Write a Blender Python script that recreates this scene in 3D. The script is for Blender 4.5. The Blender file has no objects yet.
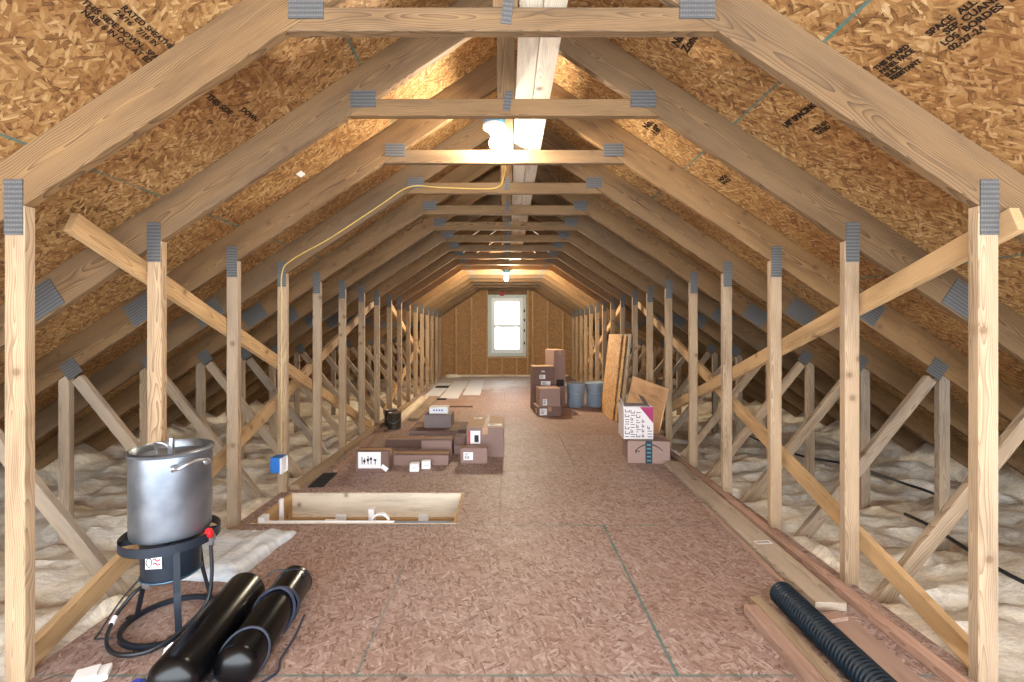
import bpy, bmesh, math, random
from mathutils import Vector, Matrix, noise
random.seed(7)
C = bpy.context.scene.collection
PI = math.pi
EYE = 1.185            # camera height above the floor
CX = -0.02             # x of the roof's ridge
SL = 0.667             # roof slope (8:12)
CA, SA = math.cos(math.atan(SL)), math.sin(math.atan(SL))
Y0, DY, NT = 1.542, 0.61, 17
YB = 11.95             # back wall
def zlow(x): return 2.675 - SL * abs(x)
def zup(x): return 2.875 - SL * abs(x)

# ------------------------------------------------------------------ materials
class NT_:
    def __init__(s, name):
        s.m = bpy.data.materials.new(name); s.m.use_nodes = True
        s.t = s.m.node_tree; s.b = s.t.nodes['Principled BSDF']
    def n(s, typ, **kw):
        x = s.t.nodes.new(typ)
        for k, v in kw.items(): setattr(x, k, v)
        return x
    def l(s, a, b): s.t.links.new(a, b)
    def put(s, sock, v):
        if isinstance(v, (int, float, tuple, list)): sock.default_value = v
        else: s.l(v, sock)
    def math(s, op, a, b=0.0, c=None, clamp=False):
        x = s.n('ShaderNodeMath', operation=op, use_clamp=clamp)
        s.put(x.inputs[0], a); s.put(x.inputs[1], b)
        if c is not None: s.put(x.inputs[2], c)
        return x.outputs[0]
    def vmath(s, op, a, b=(0, 0, 0)):
        x = s.n('ShaderNodeVectorMath', operation=op)
        s.put(x.inputs[0], a); s.put(x.inputs[1], b)
        return x.outputs[0]
    def mix(s, f, a, b, blend='MIX'):
        x = s.n('ShaderNodeMix', data_type='RGBA', blend_type=blend)
        s.put(x.inputs[0], f); s.put(x.inputs[6], a); s.put(x.inputs[7], b)
        return x.outputs[2]
    def mapping(s, v, scale=(1, 1, 1), rot=(0, 0, 0), loc=(0, 0, 0)):
        x = s.n('ShaderNodeMapping'); s.l(v, x.inputs[0])
        x.inputs[1].default_value = loc; x.inputs[2].default_value = rot; x.inputs[3].default_value = scale
        return x.outputs[0]
    def texmap(s, v, freq, ang, loc=(0, 0, 0)):
        x = s.n('ShaderNodeMapping', vector_type='TEXTURE'); s.l(v, x.inputs[0])
        x.inputs[1].default_value = loc; x.inputs[2].default_value = (0, 0, ang); x.inputs[3].default_value = tuple(1 / f for f in freq)
        return x.outputs[0]
    def noise(s, v, scale, detail=2, rough=.5):
        x = s.n('ShaderNodeTexNoise'); s.l(v, x.inputs['Vector'])
        x.inputs['Scale'].default_value = scale; x.inputs['Detail'].default_value = detail; x.inputs['Roughness'].default_value = rough
        return x.outputs
    def ramp(s, f, stops):
        x = s.n('ShaderNodeValToRGB'); s.l(f, x.inputs[0])
        e = x.color_ramp.elements
        while len(e) < len(stops): e.new(.5)
        for k, (p, c) in enumerate(stops):
            e[k].position = p; e[k].color = (*c, 1) if len(c) == 3 else c
        return x.outputs[0]
    def bump(s, h, strength, dist):
        x = s.n('ShaderNodeBump'); x.inputs['Strength'].default_value = strength; x.inputs['Distance'].default_value = dist
        s.l(h, x.inputs['Height']); s.l(x.outputs[0], s.b.inputs['Normal'])
    def coords(s): return s.n('ShaderNodeTexCoord').outputs['Object']
    def rnd(s): return s.n('ShaderNodeObjectInfo').outputs['Random']
def sr(r, g, b):
    f = lambda c: (c / 12.92 if c <= .04045 else ((c + .055) / 1.055) ** 2.4)
    return (f(r / 255), f(g / 255), f(b / 255))
def c4(c): return (*c, 1)

def plain(name, col, rough=.5, metal=0.0, vary=.12, nscale=30, bump=0.0, spec=.5, coat=0):
    N = NT_(name); v = N.coords()
    no = N.noise(v, nscale, 4)[0]
    f = N.math('MULTIPLY_ADD', no, 2 * vary, 1 - vary)
    colr = N.mix(1.0, c4(col), f, 'MULTIPLY')
    N.l(colr, N.b.inputs['Base Color'])
    N.b.inputs['Roughness'].default_value = rough; N.b.inputs['Metallic'].default_value = metal
    N.b.inputs['Specular IOR Level'].default_value = spec; N.b.inputs['Coat Weight'].default_value = coat
    if bump: N.bump(no, bump, .01)
    return N.m

def wood(name, early, late, grey=(.40, .33, .26), greyamt=.5, rough=.7, tint=.25):
    """Sawn softwood: growth rings cut lengthwise along local X, knots, a tone of its own for each board."""
    N = NT_(name); v = N.coords(); r = N.rnd()
    off = N.vmath('MULTIPLY', N.n('ShaderNodeCombineXYZ').outputs[0], (1, 1, 1))
    comb = N.n('ShaderNodeCombineXYZ')
    N.l(N.math('MULTIPLY', r, 37.3), comb.inputs[0])
    N.l(N.math('MULTIPLY_ADD', N.math('FRACT', N.math('MULTIPLY', r, 7.13)), .05, -.035), comb.inputs[1])
    N.l(N.math('MULTIPLY_ADD', N.math('FRACT', N.math('MULTIPLY', r, 13.7)), .10, -.05), comb.inputs[2])
    p = N.vmath('ADD', v, comb.outputs[0])
    lowp = N.mapping(p, (.9, 3, 3))
    nz = N.noise(lowp, 2.0, 2)[1]
    wob = N.vmath('MULTIPLY', N.vmath('SUBTRACT', nz, (.5, .5, .5)), (0, .09, .09))
    q = N.vmath('ADD', p, wob)
    sx = N.n('ShaderNodeSeparateXYZ'); N.l(q, sx.inputs[0])
    rad = N.math('SQRT', N.math('ADD', N.math('MULTIPLY', sx.outputs[1], sx.outputs[1]), N.math('MULTIPLY', sx.outputs[2], sx.outputs[2])))
    ring = N.math('FRACT', N.math('MULTIPLY', rad, 165.0))
    ringv = N.math('POWER', ring, 2.6)
    fib = N.noise(N.mapping(p, (6, 160, 160)), 1.0, 3)[0]
    ed = N.math('MULTIPLY', ringv, .95)
    f = N.math('ADD', ed, N.math('MULTIPLY', N.math('SUBTRACT', fib, .5), .5), clamp=True)
    base = N.mix(f, c4(early), c4(late))
    # weathered grey, board by board and in streaks
    gm = N.math('MULTIPLY', N.math('MULTIPLY', N.noise(N.mapping(p, (.8, 9, 9)), 1.3, 3)[0], N.math('FRACT', N.math('MULTIPLY', r, 3.7))), 1.5 * greyamt, clamp=True)
    base = N.mix(gm, base, N.mix(f, c4(grey), c4(tuple(.7 * g for g in grey))))
    tone = N.math('MULTIPLY_ADD', N.math('FRACT', N.math('MULTIPLY', r, 5.9)), tint * 2, 1 - tint)
    base = N.mix(1.0, base, tone, 'MULTIPLY')
    stain = N.ramp(N.noise(N.mapping(p, (1.6, 11, 11)), 1.0, 4, .65)[0], [(.3, (.62, .60, .58)), (.5, (.95, .95, .95)), (.7, (1.1, 1.1, 1.1))])
    base = N.mix(1.0, base, stain, 'MULTIPLY')
    # knots
    vo = N.n('ShaderNodeTexVoronoi', voronoi_dimensions='2D'); vo.inputs['Scale'].default_value = 2.7
    cz = N.n('ShaderNodeCombineXYZ'); sp = N.n('ShaderNodeSeparateXYZ'); N.l(p, sp.inputs[0])
    N.l(sp.outputs[0], cz.inputs[0]); N.l(sp.outputs[2], cz.inputs[1])
    N.l(N.vmath('ADD', cz.outputs[0], (.13, .4, 0)), vo.inputs['Vector'])
    kn = N.ramp(vo.outputs['Distance'], [(0, (.9, .9, .9)), (.03, (.75, .75, .75)), (.042, (.3, .3, .3)), (.085, (0, 0, 0))])
    base = N.mix(N.math('MULTIPLY', kn, .8), base, c4((.11, .055, .025)))
    N.l(base, N.b.inputs['Base Color'])
    N.b.inputs['Roughness'].default_value = rough; N.b.inputs['Specular IOR Level'].default_value = .3
    N.bump(fib, .25, .002)
    return N.m

ANGS = (.1, .7, -.6, 1.4, -.25, 1.0, -1.1)
ANGF = (.2, 1.1, -.8, 1.57, -.35, .6, 1.9)
def osb(name, stops, seam=None, rough=.65, angs=ANGS, coat=0.0, blotch=None, spec=.35, painted_glare=False):
    """Oriented strand board: layers of long flakes lying at different angles."""
    N = NT_(name); v = N.coords()
    warp = N.vmath('MULTIPLY', N.vmath('SUBTRACT', N.noise(v, 5.0, 2)[1], (.5, .5, .5)), (.05, .05, 0))
    vw = N.vmath('ADD', v, warp)
    tone = None
    for k, (ang, sx, sy, th) in enumerate([(a_, *q_) for a_, q_ in zip(angs, [(13, 46, 0), (15, 56, .42), (17, 68, .45), (21, 76, .55), (18, 88, .55), (26, 104, .66), (30, 108, .7)])]):
        mp = N.texmap(vw, (sx, sy, 1), ang, (k * .31, k * .17, 0))
        vo = N.n('ShaderNodeTexVoronoi', voronoi_dimensions='2D'); vo.inputs['Scale'].default_value = 1.0
        N.l(mp, vo.inputs['Vector'])
        sc = N.n('ShaderNodeSeparateColor'); N.l(vo.outputs['Color'], sc.inputs[0])
        grain = N.noise(N.texmap(vw, (sx * 1.5, sy * 5, 1), ang), 1.0, 2)[0]
        t = N.math('ADD', N.math('MULTIPLY', sc.outputs[0], .66), N.math('MULTIPLY', grain, .34))
        t = N.math('SUBTRACT', t, N.math('MULTIPLY', N.math('GREATER_THAN', vo.outputs['Distance'], .52), .12))
        if tone is None: tone = t
        else:
            mk = N.math('GREATER_THAN', sc.outputs[1], th)
            tone = N.math('ADD', N.math('MULTIPLY', tone, N.math('SUBTRACT', 1.0, mk)), N.math('MULTIPLY', t, mk))
    col = N.ramp(tone, stops)
    if blotch:
        bm_ = N.ramp(N.noise(v, blotch[0], 3)[0], [(.42, (0, 0, 0)), (.62, (1, 1, 1))])
        col = N.mix(N.math('MULTIPLY', bm_, blotch[2]), col, N.mix(1.0, col, c4(blotch[1]), 'MULTIPLY'))
    if seam:
        sp = N.n('ShaderNodeSeparateXYZ'); N.l(v, sp.inputs[0])
        brk = N.noise(v, 4.0, 3)[0]
        for axis, pos, wdt, lo, hi, colr, amt in seam:
            a, o = sp.outputs[axis], sp.outputs[1 - axis]
            wob = N.math('MULTIPLY', N.math('SUBTRACT', brk, .5), wdt)
            d = N.math('ABSOLUTE', N.math('SUBTRACT', N.math('ADD', a, wob), pos))
            m = N.math('LESS_THAN', d, wdt)
            m = N.math('MULTIPLY', m, N.math('MULTIPLY', N.math('GREATER_THAN', o, lo), N.math('LESS_THAN', o, hi)))
            fl = N.math('MULTIPLY_ADD', brk, 1.6, -.3, clamp=True)
            m = N.math('MULTIPLY', m, N.math('MULTIPLY', fl, amt), clamp=True)
            col = N.mix(m, col, c4(colr))
    if painted_glare:  # window glare on the far floor, painted into the colour as a pale patch
        s2 = N.n('ShaderNodeSeparateXYZ'); N.l(v, s2.inputs[0]); glare_noise = N.noise(v, 1.4, 4, .6)[0]
        a = N.math('MULTIPLY_ADD', glare_noise, 1.8, N.math('MULTIPLY', N.math('SUBTRACT', s2.outputs[1], 9.6), .55))
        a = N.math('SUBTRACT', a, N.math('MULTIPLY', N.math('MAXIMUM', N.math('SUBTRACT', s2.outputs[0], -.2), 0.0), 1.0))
        glare_mask = N.ramp(a, [(.55, (0, 0, 0)), (1.0, (1, 1, 1))])
        col = N.mix(N.math('MULTIPLY', glare_mask, .85), col, c4(sr(206, 200, 200)))
    N.l(col, N.b.inputs['Base Color'])
    N.b.inputs['Roughness'].default_value = rough; N.b.inputs['Coat Weight'].default_value = coat
    N.b.inputs['Coat Roughness'].default_value = .45; N.b.inputs['Specular IOR Level'].default_value = spec
    N.bump(tone, .25, .003)
    return N.m

def foam_mat():
    N = NT_('spray_foam'); v = N.coords()
    a = N.noise(N.mapping(v, (1, 1, 1)), 6, 6, .65)[0]
    w = N.noise(N.mapping(v, (5, 16, 8), (0, 0, .5)), 1, 5, .7)
    lines = N.ramp(N.math('ABSOLUTE', N.math('SUBTRACT', w[0], .5)), [(0, (1, 1, 1)), (.035, (.3, .3, .3)), (.07, (0, 0, 0))])
    col = N.ramp(a, [(.3, sr(222, 208, 182)), (.5, sr(238, 230, 214)), (.72, sr(244, 240, 232))])
    col = N.mix(N.math('MULTIPLY', lines, .45), col, c4(sr(160, 150, 138)))
    # thin foam over the buried chords shows the wood through
    sp = N.n('ShaderNodeSeparateXYZ'); N.l(v, sp.inputs[0])
    per = N.math('FRACT', N.math('DIVIDE', N.math('SUBTRACT', N.math('ADD', sp.outputs[1], N.math('MULTIPLY', N.noise(v, 3, 2)[0], .12)), Y0 + .08 - DY / 2), DY))
    d = N.math('ABSOLUTE', N.math('SUBTRACT', per, .5))
    thin = N.ramp(d, [(0, (1, 1, 1)), (.05, (.8, .8, .8)), (.11, (0, 0, 0))])
    br = N.ramp(N.noise(v, 2.1, 3)[0], [(.46, (0, 0, 0)), (.6, (1, 1, 1))])
    col = N.mix(N.math('MULTIPLY', N.math('MULTIPLY', thin, br), .8), col, c4(sr(150, 108, 62)))
    N.l(col, N.b.inputs['Base Color']); N.b.inputs['Roughness'].default_value = .55
    N.bump(N.math('ADD', a, N.math('MULTIPLY', w[0], .8)), .45, .02)
    return N.m

def plate_mat():
    N = NT_('galvanised_plate'); v = N.coords()
    sp = N.n('ShaderNodeSeparateXYZ'); N.l(v, sp.inputs[0])
    s = N.math('SINE', N.math('MULTIPLY', sp.outputs[2], 2 * PI / .016))
    s2 = N.math('SINE', N.math('MULTIPLY', sp.outputs[0], 2 * PI / .009))
    h = N.math('MULTIPLY', N.math('GREATER_THAN', s, .1), N.math('MULTIPLY_ADD', s2, .25, .75))
    col = N.mix(h, c4(sr(74, 74, 74)), c4(sr(122, 122, 122)))
    col = N.mix(N.noise(v, 60, 3)[0], col, c4(sr(92, 92, 92)))
    N.l(col, N.b.inputs['Base Color']); N.b.inputs['Metallic'].default_value = .3; N.b.inputs['Roughness'].default_value = .55
    N.bump(h, .6, .004)
    return N.m

def cardboard(name, col):
    N = NT_(name); v = N.coords(); r = N.rnd()
    flute = N.math('SINE', N.math('MULTIPLY', N.n('ShaderNodeSeparateXYZ').outputs[0], 1.0))
    no = N.noise(N.mapping(v, (4, 4, 30)), 4, 3)[0]
    f = N.math('ADD', N.math('MULTIPLY_ADD', no, .3, .75), N.math('MULTIPLY', r, .2))
    N.l(N.mix(1.0, c4(col), f, 'MULTIPLY'), N.b.inputs['Base Color'])
    N.b.inputs['Roughness'].default_value = .75; N.b.inputs['Specular IOR Level'].default_value = .25
    return N.m

def emit(name, col, s):
    N = NT_(name); N.b.inputs['Base Color'].default_value = c4(col)
    N.b.inputs['Emission Color'].default_value = c4(col); N.b.inputs['Emission Strength'].default_value = s
    return N.m

M = {}
M['pine'] = wood('pine_truss', sr(141, 108, 70), sr(74, 51, 31), grey=sr(104, 86, 67), greyamt=.95, tint=.13)
M['postpine'] = wood('pine_post', sr(176, 148, 114), sr(120, 90, 62), grey=sr(158, 142, 124), greyamt=.8, tint=.08)
M['fresh'] = wood('pine_brace', sr(196, 160, 114), sr(160, 122, 82), grey=sr(184, 156, 120), greyamt=.5, tint=.1)
M['greywood'] = wood('weathered_board', sr(174, 150, 122), sr(130, 104, 78), grey=sr(148, 136, 122), greyamt=1.0, tint=.12)
M['driftwood'] = wood('grey_board', sr(186, 168, 148), sr(140, 122, 104), grey=sr(164, 154, 142), greyamt=1.0, tint=.06)
M['pinkwood'] = wood('dusty_board', sr(178, 144, 126), sr(136, 102, 86), grey=sr(158, 138, 126), greyamt=.7, tint=.1)
M['white_board'] = wood('pale_board', sr(236, 224, 204), sr(214, 194, 164), grey=sr(210, 202, 190), greyamt=.4, tint=.05)
TEAL = sr(58, 110, 108)
OSBW = [(.05, sr(84, 55, 31)), (.27, sr(140, 102, 60)), (.5, sr(162, 124, 77)), (.72, sr(182, 147, 98)), (.95, sr(220, 194, 150))]
LFT = [(1, -.80, .006, -30, 30, TEAL, 1.3), (1, -1.92, .006, -30, 30, TEAL, 1.3), (1, -3.1, .005, -30, 30, TEAL, 1)]
RGT = [(1, -1.30, .006, -30, 30, TEAL, 1.3), (1, -2.5, .006, -30, 30, TEAL, 1.2), (1, -.1, .005, -30, 30, TEAL, 1)]
M['osb_l'] = osb('roof_osb_left', OSBW, LFT, blotch=(1.25, (.62, .50, .42), .85))
M['osb_r'] = osb('roof_osb_right', OSBW, RGT, blotch=(1.4, (.66, .54, .45), .8))
OSBB = [(.05, sr(116, 80, 46)), (.3, sr(144, 104, 62)), (.55, sr(158, 118, 74)), (.95, sr(184, 146, 100))]
M['osb_wall'] = osb('wall_osb', OSBB)
FL = [(.04, sr(92, 68, 60)), (.22, sr(138, 112, 103)), (.5, sr(156, 132, 123)), (.75, sr(168, 147, 139)), (.97, sr(202, 188, 181))]
DK = sr(92, 66, 58)
seams = []
for k in range(-2, 9):
    y = 1.58 + 1.22 * k
    seams.append((1, y, .006, -2, 2, TEAL if k <= 1 else DK, .9))
    a, b = (.585, -.52) if k % 2 == 0 else (-.05, -1.2)
    seams.append((0, a, .006, y, y + 1.22, TEAL if k == 0 else DK, 1.4 if k == 0 else .8))
    if k == 0: seams.append((0, b, .005, y, y + .75, TEAL, .8))
M['osb_floor'] = osb('floor_osb', FL, seams, rough=.6, angs=ANGF, painted_glare=True, coat=.08, spec=.28, blotch=(1.6, (.88, .80, .74), .6))
M['osb_panel'] = osb('loose_osb', [(.05, sr(140, 96, 54)), (.4, sr(190, 146, 94)), (.95, sr(224, 190, 142))], blotch=(2, (.85, .75, .68), .5))
M['ply'] = wood('plywood_face', sr(206, 164, 122), sr(182, 136, 96), grey=sr(190, 160, 130), greyamt=.5)
M['foam'] = foam_mat(); M['plate'] = plate_mat()
M['card'] = cardboard('cardboard', sr(138, 114, 106)); M['card_dark'] = cardboard('cardboard_dark', sr(114, 91, 83))
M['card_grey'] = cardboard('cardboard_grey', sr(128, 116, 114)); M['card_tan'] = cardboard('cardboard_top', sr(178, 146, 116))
M['card_pink'] = cardboard('cardboard_pinkish', sr(158, 132, 122))
M['white'] = plain('white_paper', sr(232, 232, 234), .6, vary=.04)
M['white_card'] = plain('white_cardboard', sr(214, 206, 206), .6, vary=.06)
M['pink'] = plain('pink_print', sr(206, 70, 128), .6, vary=.04)
M['ink'] = plain('black_ink', sr(30, 28, 30), .7, vary=.05)
M['ink_soft'] = plain('stamp_ink', sr(46, 36, 28), .9, vary=.2, spec=.1)
M['blue_ink'] = plain('blue_ink', sr(70, 110, 170), .6)
M['red'] = plain('red_plastic', sr(196, 30, 36), .35, vary=.05)
M['dark_red'] = plain('dark_red', sr(150, 28, 50), .6)
M['tape'] = plain('packing_tape', sr(176, 140, 108), .25, vary=.06)
M['black_tape'] = plain('black_tape', sr(34, 44, 54), .3, vary=.1)
M['teal_ink'] = plain('teal_ink', sr(70, 140, 160), .5)
M['black'] = plain('black_enamel', sr(26, 30, 36), .32, vary=.2, coat=.2)
M['black_matte'] = plain('black_matte', sr(22, 22, 24), .65)
M['navy_steel'] = plain('burner_steel', sr(32, 40, 52), .42, .3, vary=.2)
M['gloss_black'] = plain('gloss_black', sr(8, 9, 12), .26, vary=.1, spec=.32)
M['pipe'] = plain('black_corrugated', sr(12, 30, 42), .34, vary=.1)
M['cord'] = plain('dark_blue_cord', sr(34, 40, 58), .6)
M['rubber'] = plain('black_rubber', sr(28, 32, 38), .45)
M['silver'] = plain('silver_metal', sr(190, 194, 200), .3, .9, vary=.1)
M['white_metal'] = plain('white_enamel', sr(232, 234, 236), .35, vary=.03)
M['blue_grey'] = plain('blue_grey_metal', sr(128, 144, 162), .4, .3)
M['bucket'] = plain('bucket_plastic', sr(140, 156, 172), .4, vary=.06, nscale=8)
M['blue'] = plain('blue_plastic', sr(34, 112, 196), .45, vary=.05)
M['lampblue'] = plain('blue_box_plastic', sr(60, 130, 170), .45, vary=.05)
M['yellow'] = plain('yellow_cable', sr(206, 172, 84), .45, vary=.05)
M['vinyl'] = plain('white_vinyl', sr(206, 214, 218), .35, vary=.04)
M['flash'] = plain('flashing_tape', sr(176, 188, 186), .5, vary=.15, nscale=12)
M['drywall'] = plain('white_panel', sr(214, 216, 224), .5, vary=.06, nscale=6)
M['can'] = plain('dark_can', sr(78, 76, 70), .3, .6, vary=.5, nscale=18)
M['crumple'] = plain('white_tissue', sr(232, 230, 228), .8, vary=.05, bump=.5)
def aluminium():
    N = NT_('brushed_aluminium'); v = N.coords()
    a = N.noise(N.mapping(v, (2, 2, 60)), 3, 4)[0]
    b = N.noise(v, 7, 4)[0]
    N.l(N.ramp(b, [(.3, sr(112, 121, 132)), (.7, sr(158, 166, 177))]), N.b.inputs['Base Color'])
    N.b.inputs['Metallic'].default_value = .9
    N.l(N.math('MULTIPLY_ADD', b, .25, .25), N.b.inputs['Roughness'])
    N.bump(a, .08, .002)
    return N.m
M['alu'] = aluminium()
def plastic_bag():
    N = NT_('clear_plastic_film'); v = N.coords()
    no = N.noise(N.mapping(v, (3, 9, 3)), 3, 4)[0]
    N.l(N.ramp(no, [(.3, sr(186, 194, 202)), (.7, sr(224, 228, 232))]), N.b.inputs['Base Color'])
    N.b.inputs['Roughness'].default_value = .22; N.b.inputs['Transmission Weight'].default_value = .08
    N.b.inputs['IOR'].default_value = 1.3
    N.bump(no, .5, .03)
    return N.m
M['film'] = plastic_bag()
def glass():
    N = NT_('window_glass'); nt = N.t
    tr = N.n('ShaderNodeBsdfTransparent'); gl = N.n('ShaderNodeBsdfGlossy'); gl.inputs['Roughness'].default_value = .02
    mx = N.n('ShaderNodeMixShader'); fr = N.n('ShaderNodeFresnel'); fr.inputs[0].default_value = 1.45
    N.l(fr.outputs[0], mx.inputs[0]); N.l(tr.outputs[0], mx.inputs[1]); N.l(gl.outputs[0], mx.inputs[2])
    N.l(mx.outputs[0], nt.nodes['Material Output'].inputs[0])
    return N.m
M['glass'] = glass()
M['bulb'] = emit('lit_bulb', (1, .88, .70), 1150)
M['bulb_far'] = emit('lit_bulb_far', (1, .85, .60), 5600)

# ------------------------------------------------------------------ builders
def link(name, bm, mat, parent=None, loc=(0, 0, 0), rot=(0, 0, 0), smooth=False, mtx=None):
    me = bpy.data.meshes.new(name)
    bmesh.ops.recalc_face_normals(bm, faces=bm.faces[:])
    if smooth:
        for f in bm.faces: f.smooth = True
    bm.to_mesh(me); bm.free()
    for mm in (mat if isinstance(mat, list) else [mat]): me.materials.append(mm)
    if smooth: me.set_sharp_from_angle(angle=math.radians(38))
    o = bpy.data.objects.new(name, me); C.objects.link(o)
    if parent: o.parent = parent
    if mtx is not None: o.matrix_basis = mtx
    else: o.location = loc; o.rotation_euler = rot
    return o
def tag(o, label=None, cat=None, group=None, kind=None):
    for k, v in (('label', label), ('category', cat), ('group', group), ('kind', kind)):
        if v: o[k] = v
    return o
def thing(name, label, cat, loc=(0, 0, 0), rz=0, group=None):
    o = bpy.data.objects.new(name, None); C.objects.link(o); o.empty_display_size = .1
    o.location = loc; o.rotation_euler = (0, 0, rz)
    return tag(o, label, cat, group)
def dup(root, loc=None, rz=None):
    r = root.copy(); C.objects.link(r)
    if loc is not None: r.location = loc
    if rz is not None: r.rotation_euler = (0, 0, rz)
    for ch in list(root.children):
        c = ch.copy(); C.objects.link(c); c.parent = r
        for g in ch.children:
            d = g.copy(); C.objects.link(d); d.parent = c
    return r
def bx(bm, x0, x1, y0, y1, z0, z1, bev=0.0):
    r = bmesh.ops.create_cube(bm, size=1)
    for v in r['verts']: v.co = Vector(((x0 + x1) / 2 + v.co.x * (x1 - x0), (y0 + y1) / 2 + v.co.y * (y1 - y0), (z0 + z1) / 2 + v.co.z * (z1 - z0)))
    if bev:
        es = list({e for v in r['verts'] for e in v.link_edges})
        bmesh.ops.bevel(bm, geom=es, offset=bev, segments=2, affect='EDGES', profile=.6)
    return bm
def box(*a, bev=0.0): return bx(bmesh.new(), *a, bev=bev)
def prism(pts, y0, y1, bev=.003):
    """A polygon in the x-z plane pulled along y."""
    bm = bmesh.new()
    a = [bm.verts.new((x, y0, z)) for x, z in pts]; b = [bm.verts.new((x, y1, z)) for x, z in pts]
    bm.faces.new(a); bm.faces.new(b[::-1])
    n = len(pts)
    for k in range(n): bm.faces.new((a[k], b[k], b[(k + 1) % n], a[(k + 1) % n]))
    if bev: bmesh.ops.bevel(bm, geom=bm.edges[:], offset=bev, segments=1, affect='EDGES')
    return bm
def member(name, pts, ang, mat, parent, y0=0.0, y1=.038, bev=.003):
    """A truss member: outline in truss coordinates; its own X axis runs along the grain."""
    ox = sum(p[0] for p in pts) / len(pts); oz = sum(p[1] for p in pts) / len(pts)
    c, s = math.cos(ang), math.sin(ang)
    loc = [((x - ox) * c + (z - oz) * s, -(x - ox) * s + (z - oz) * c) for x, z in pts]
    return link(name, prism(loc, y0, y1, bev), mat, parent, (ox, 0, oz), (0, -ang, 0))
def board(name, p0, p1, w, t, mat, parent=None, up=(0, 0, 1), bev=.003, taper=None):
    """Straight lumber from p0 to p1 (centre line); w across 'up', t the other way."""
    p0, p1 = Vector(p0), Vector(p1); d = (p1 - p0); L = d.length; ex = d / L
    ez = Vector(up); ez = (ez - ex * ez.dot(ex)).normalized(); ey = ez.cross(ex)
    m = Matrix((ex, ey, ez)).transposed().to_4x4(); m.translation = (p0 + p1) / 2
    return link(name, box(-L / 2, L / 2, -t / 2, t / 2, -w / 2, w / 2, bev=bev), mat, parent, mtx=m)
def lathe(prof, n=48, cap=True):
    bm = bmesh.new(); rings = []
    for r, z in prof:
        if r < 1e-6: rings.append([bm.verts.new((0, 0, z))])
        else: rings.append([bm.verts.new((r * math.cos(2 * PI * k / n), r * math.sin(2 * PI * k / n), z)) for k in range(n)])
    for a, b in zip(rings, rings[1:]):
        for k in range(n):
            q = [a[k % len(a)], a[(k + 1) % len(a)], b[(k + 1) % len(b)], b[k % len(b)]]
            q = [v for i, v in enumerate(q) if v not in q[:i]]
            if len(q) > 2:
                try: bm.faces.new(q)
                except ValueError: pass
    return bm
def spline(pts, per=8):
    P = [Vector(p) for p in pts]; out = []
    for i in range(len(P) - 1):
        a, b, c, d = P[max(i - 1, 0)], P[i], P[i + 1], P[min(i + 2, len(P) - 1)]
        for k in range(per):
            t = k / per
            out.append(.5 * ((2 * b) + (c - a) * t + (2 * a - 5 * b + 4 * c - d) * t * t + (3 * b - a - 3 * c + d) * t ** 3))
    out.append(P[-1]); return out
def tube(bm, pts, r, n=10, smooth=True, closed=False):
    P = spline(pts) if smooth else [Vector(p) for p in pts]
    up = Vector((0, 0, 1)); rings = []; prev = None
    for i, p in enumerate(P):
        a, b = P[max(i - 1, 0)], P[min(i + 1, len(P) - 1)]
        if closed: a, b = P[i - 1], P[(i + 1) % len(P)]
        d = (b - a).normalized()
        if prev is None:
            u = d.cross(up); u = u if u.length > .01 else d.cross(Vector((1, 0, 0)))
        else: u = prev - d * prev.dot(d)
        u.normalize(); prev = u; w = d.cross(u)
        rr = r(i / max(1, len(P) - 1)) if callable(r) else r
        rings.append([bm.verts.new(p + (u * math.cos(2 * PI * k / n) + w * math.sin(2 * PI * k / n)) * rr) for k in range(n)])
    for a, b in list(zip(rings, rings[1:])) + ([(rings[-1], rings[0])] if closed else []):
        for k in range(n): bm.faces.new((a[k], a[(k + 1) % n], b[(k + 1) % n], b[k]))
    if not closed: bm.faces.new(rings[0][::-1]); bm.faces.new(rings[-1])
    return bm
def strap(bm, pts, w, t, up=(0, 0, 1)):
    """Flat bar along a path; w measured along 'up'."""
    P = [Vector(p) for p in pts]; rings = []
    for i, p in enumerate(P):
        d = (P[min(i + 1, len(P) - 1)] - P[max(i - 1, 0)]).normalized()
        u = Vector(up); u = (u - d * u.dot(d)).normalized(); s = d.cross(u)
        rings.append([bm.verts.new(p + u * a * w / 2 + s * b * t / 2) for a, b in ((1, 1), (1, -1), (-1, -1), (-1, 1))])
    for a, b in zip(rings, rings[1:]):
        for k in range(4): bm.faces.new((a[k], a[(k + 1) % 4], b[(k + 1) % 4], b[k]))
    bm.faces.new(rings[0][::-1]); bm.faces.new(rings[-1]); return bm
def hoop(bm, r, z0, z1, t, n=56):
    prof = [(r, z0), (r, z1), (r - t, z1), (r - t, z0)]; rings = []
    for k in range(n):
        a = 2 * PI * k / n; rings.append([bm.verts.new((q * math.cos(a), q * math.sin(a), z)) for q, z in prof])
    for k in range(n):
        a, b = rings[k], rings[(k + 1) % n]
        for j in range(4): bm.faces.new((a[j], b[j], b[(j + 1) % 4], a[(j + 1) % 4]))
    return bm
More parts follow.
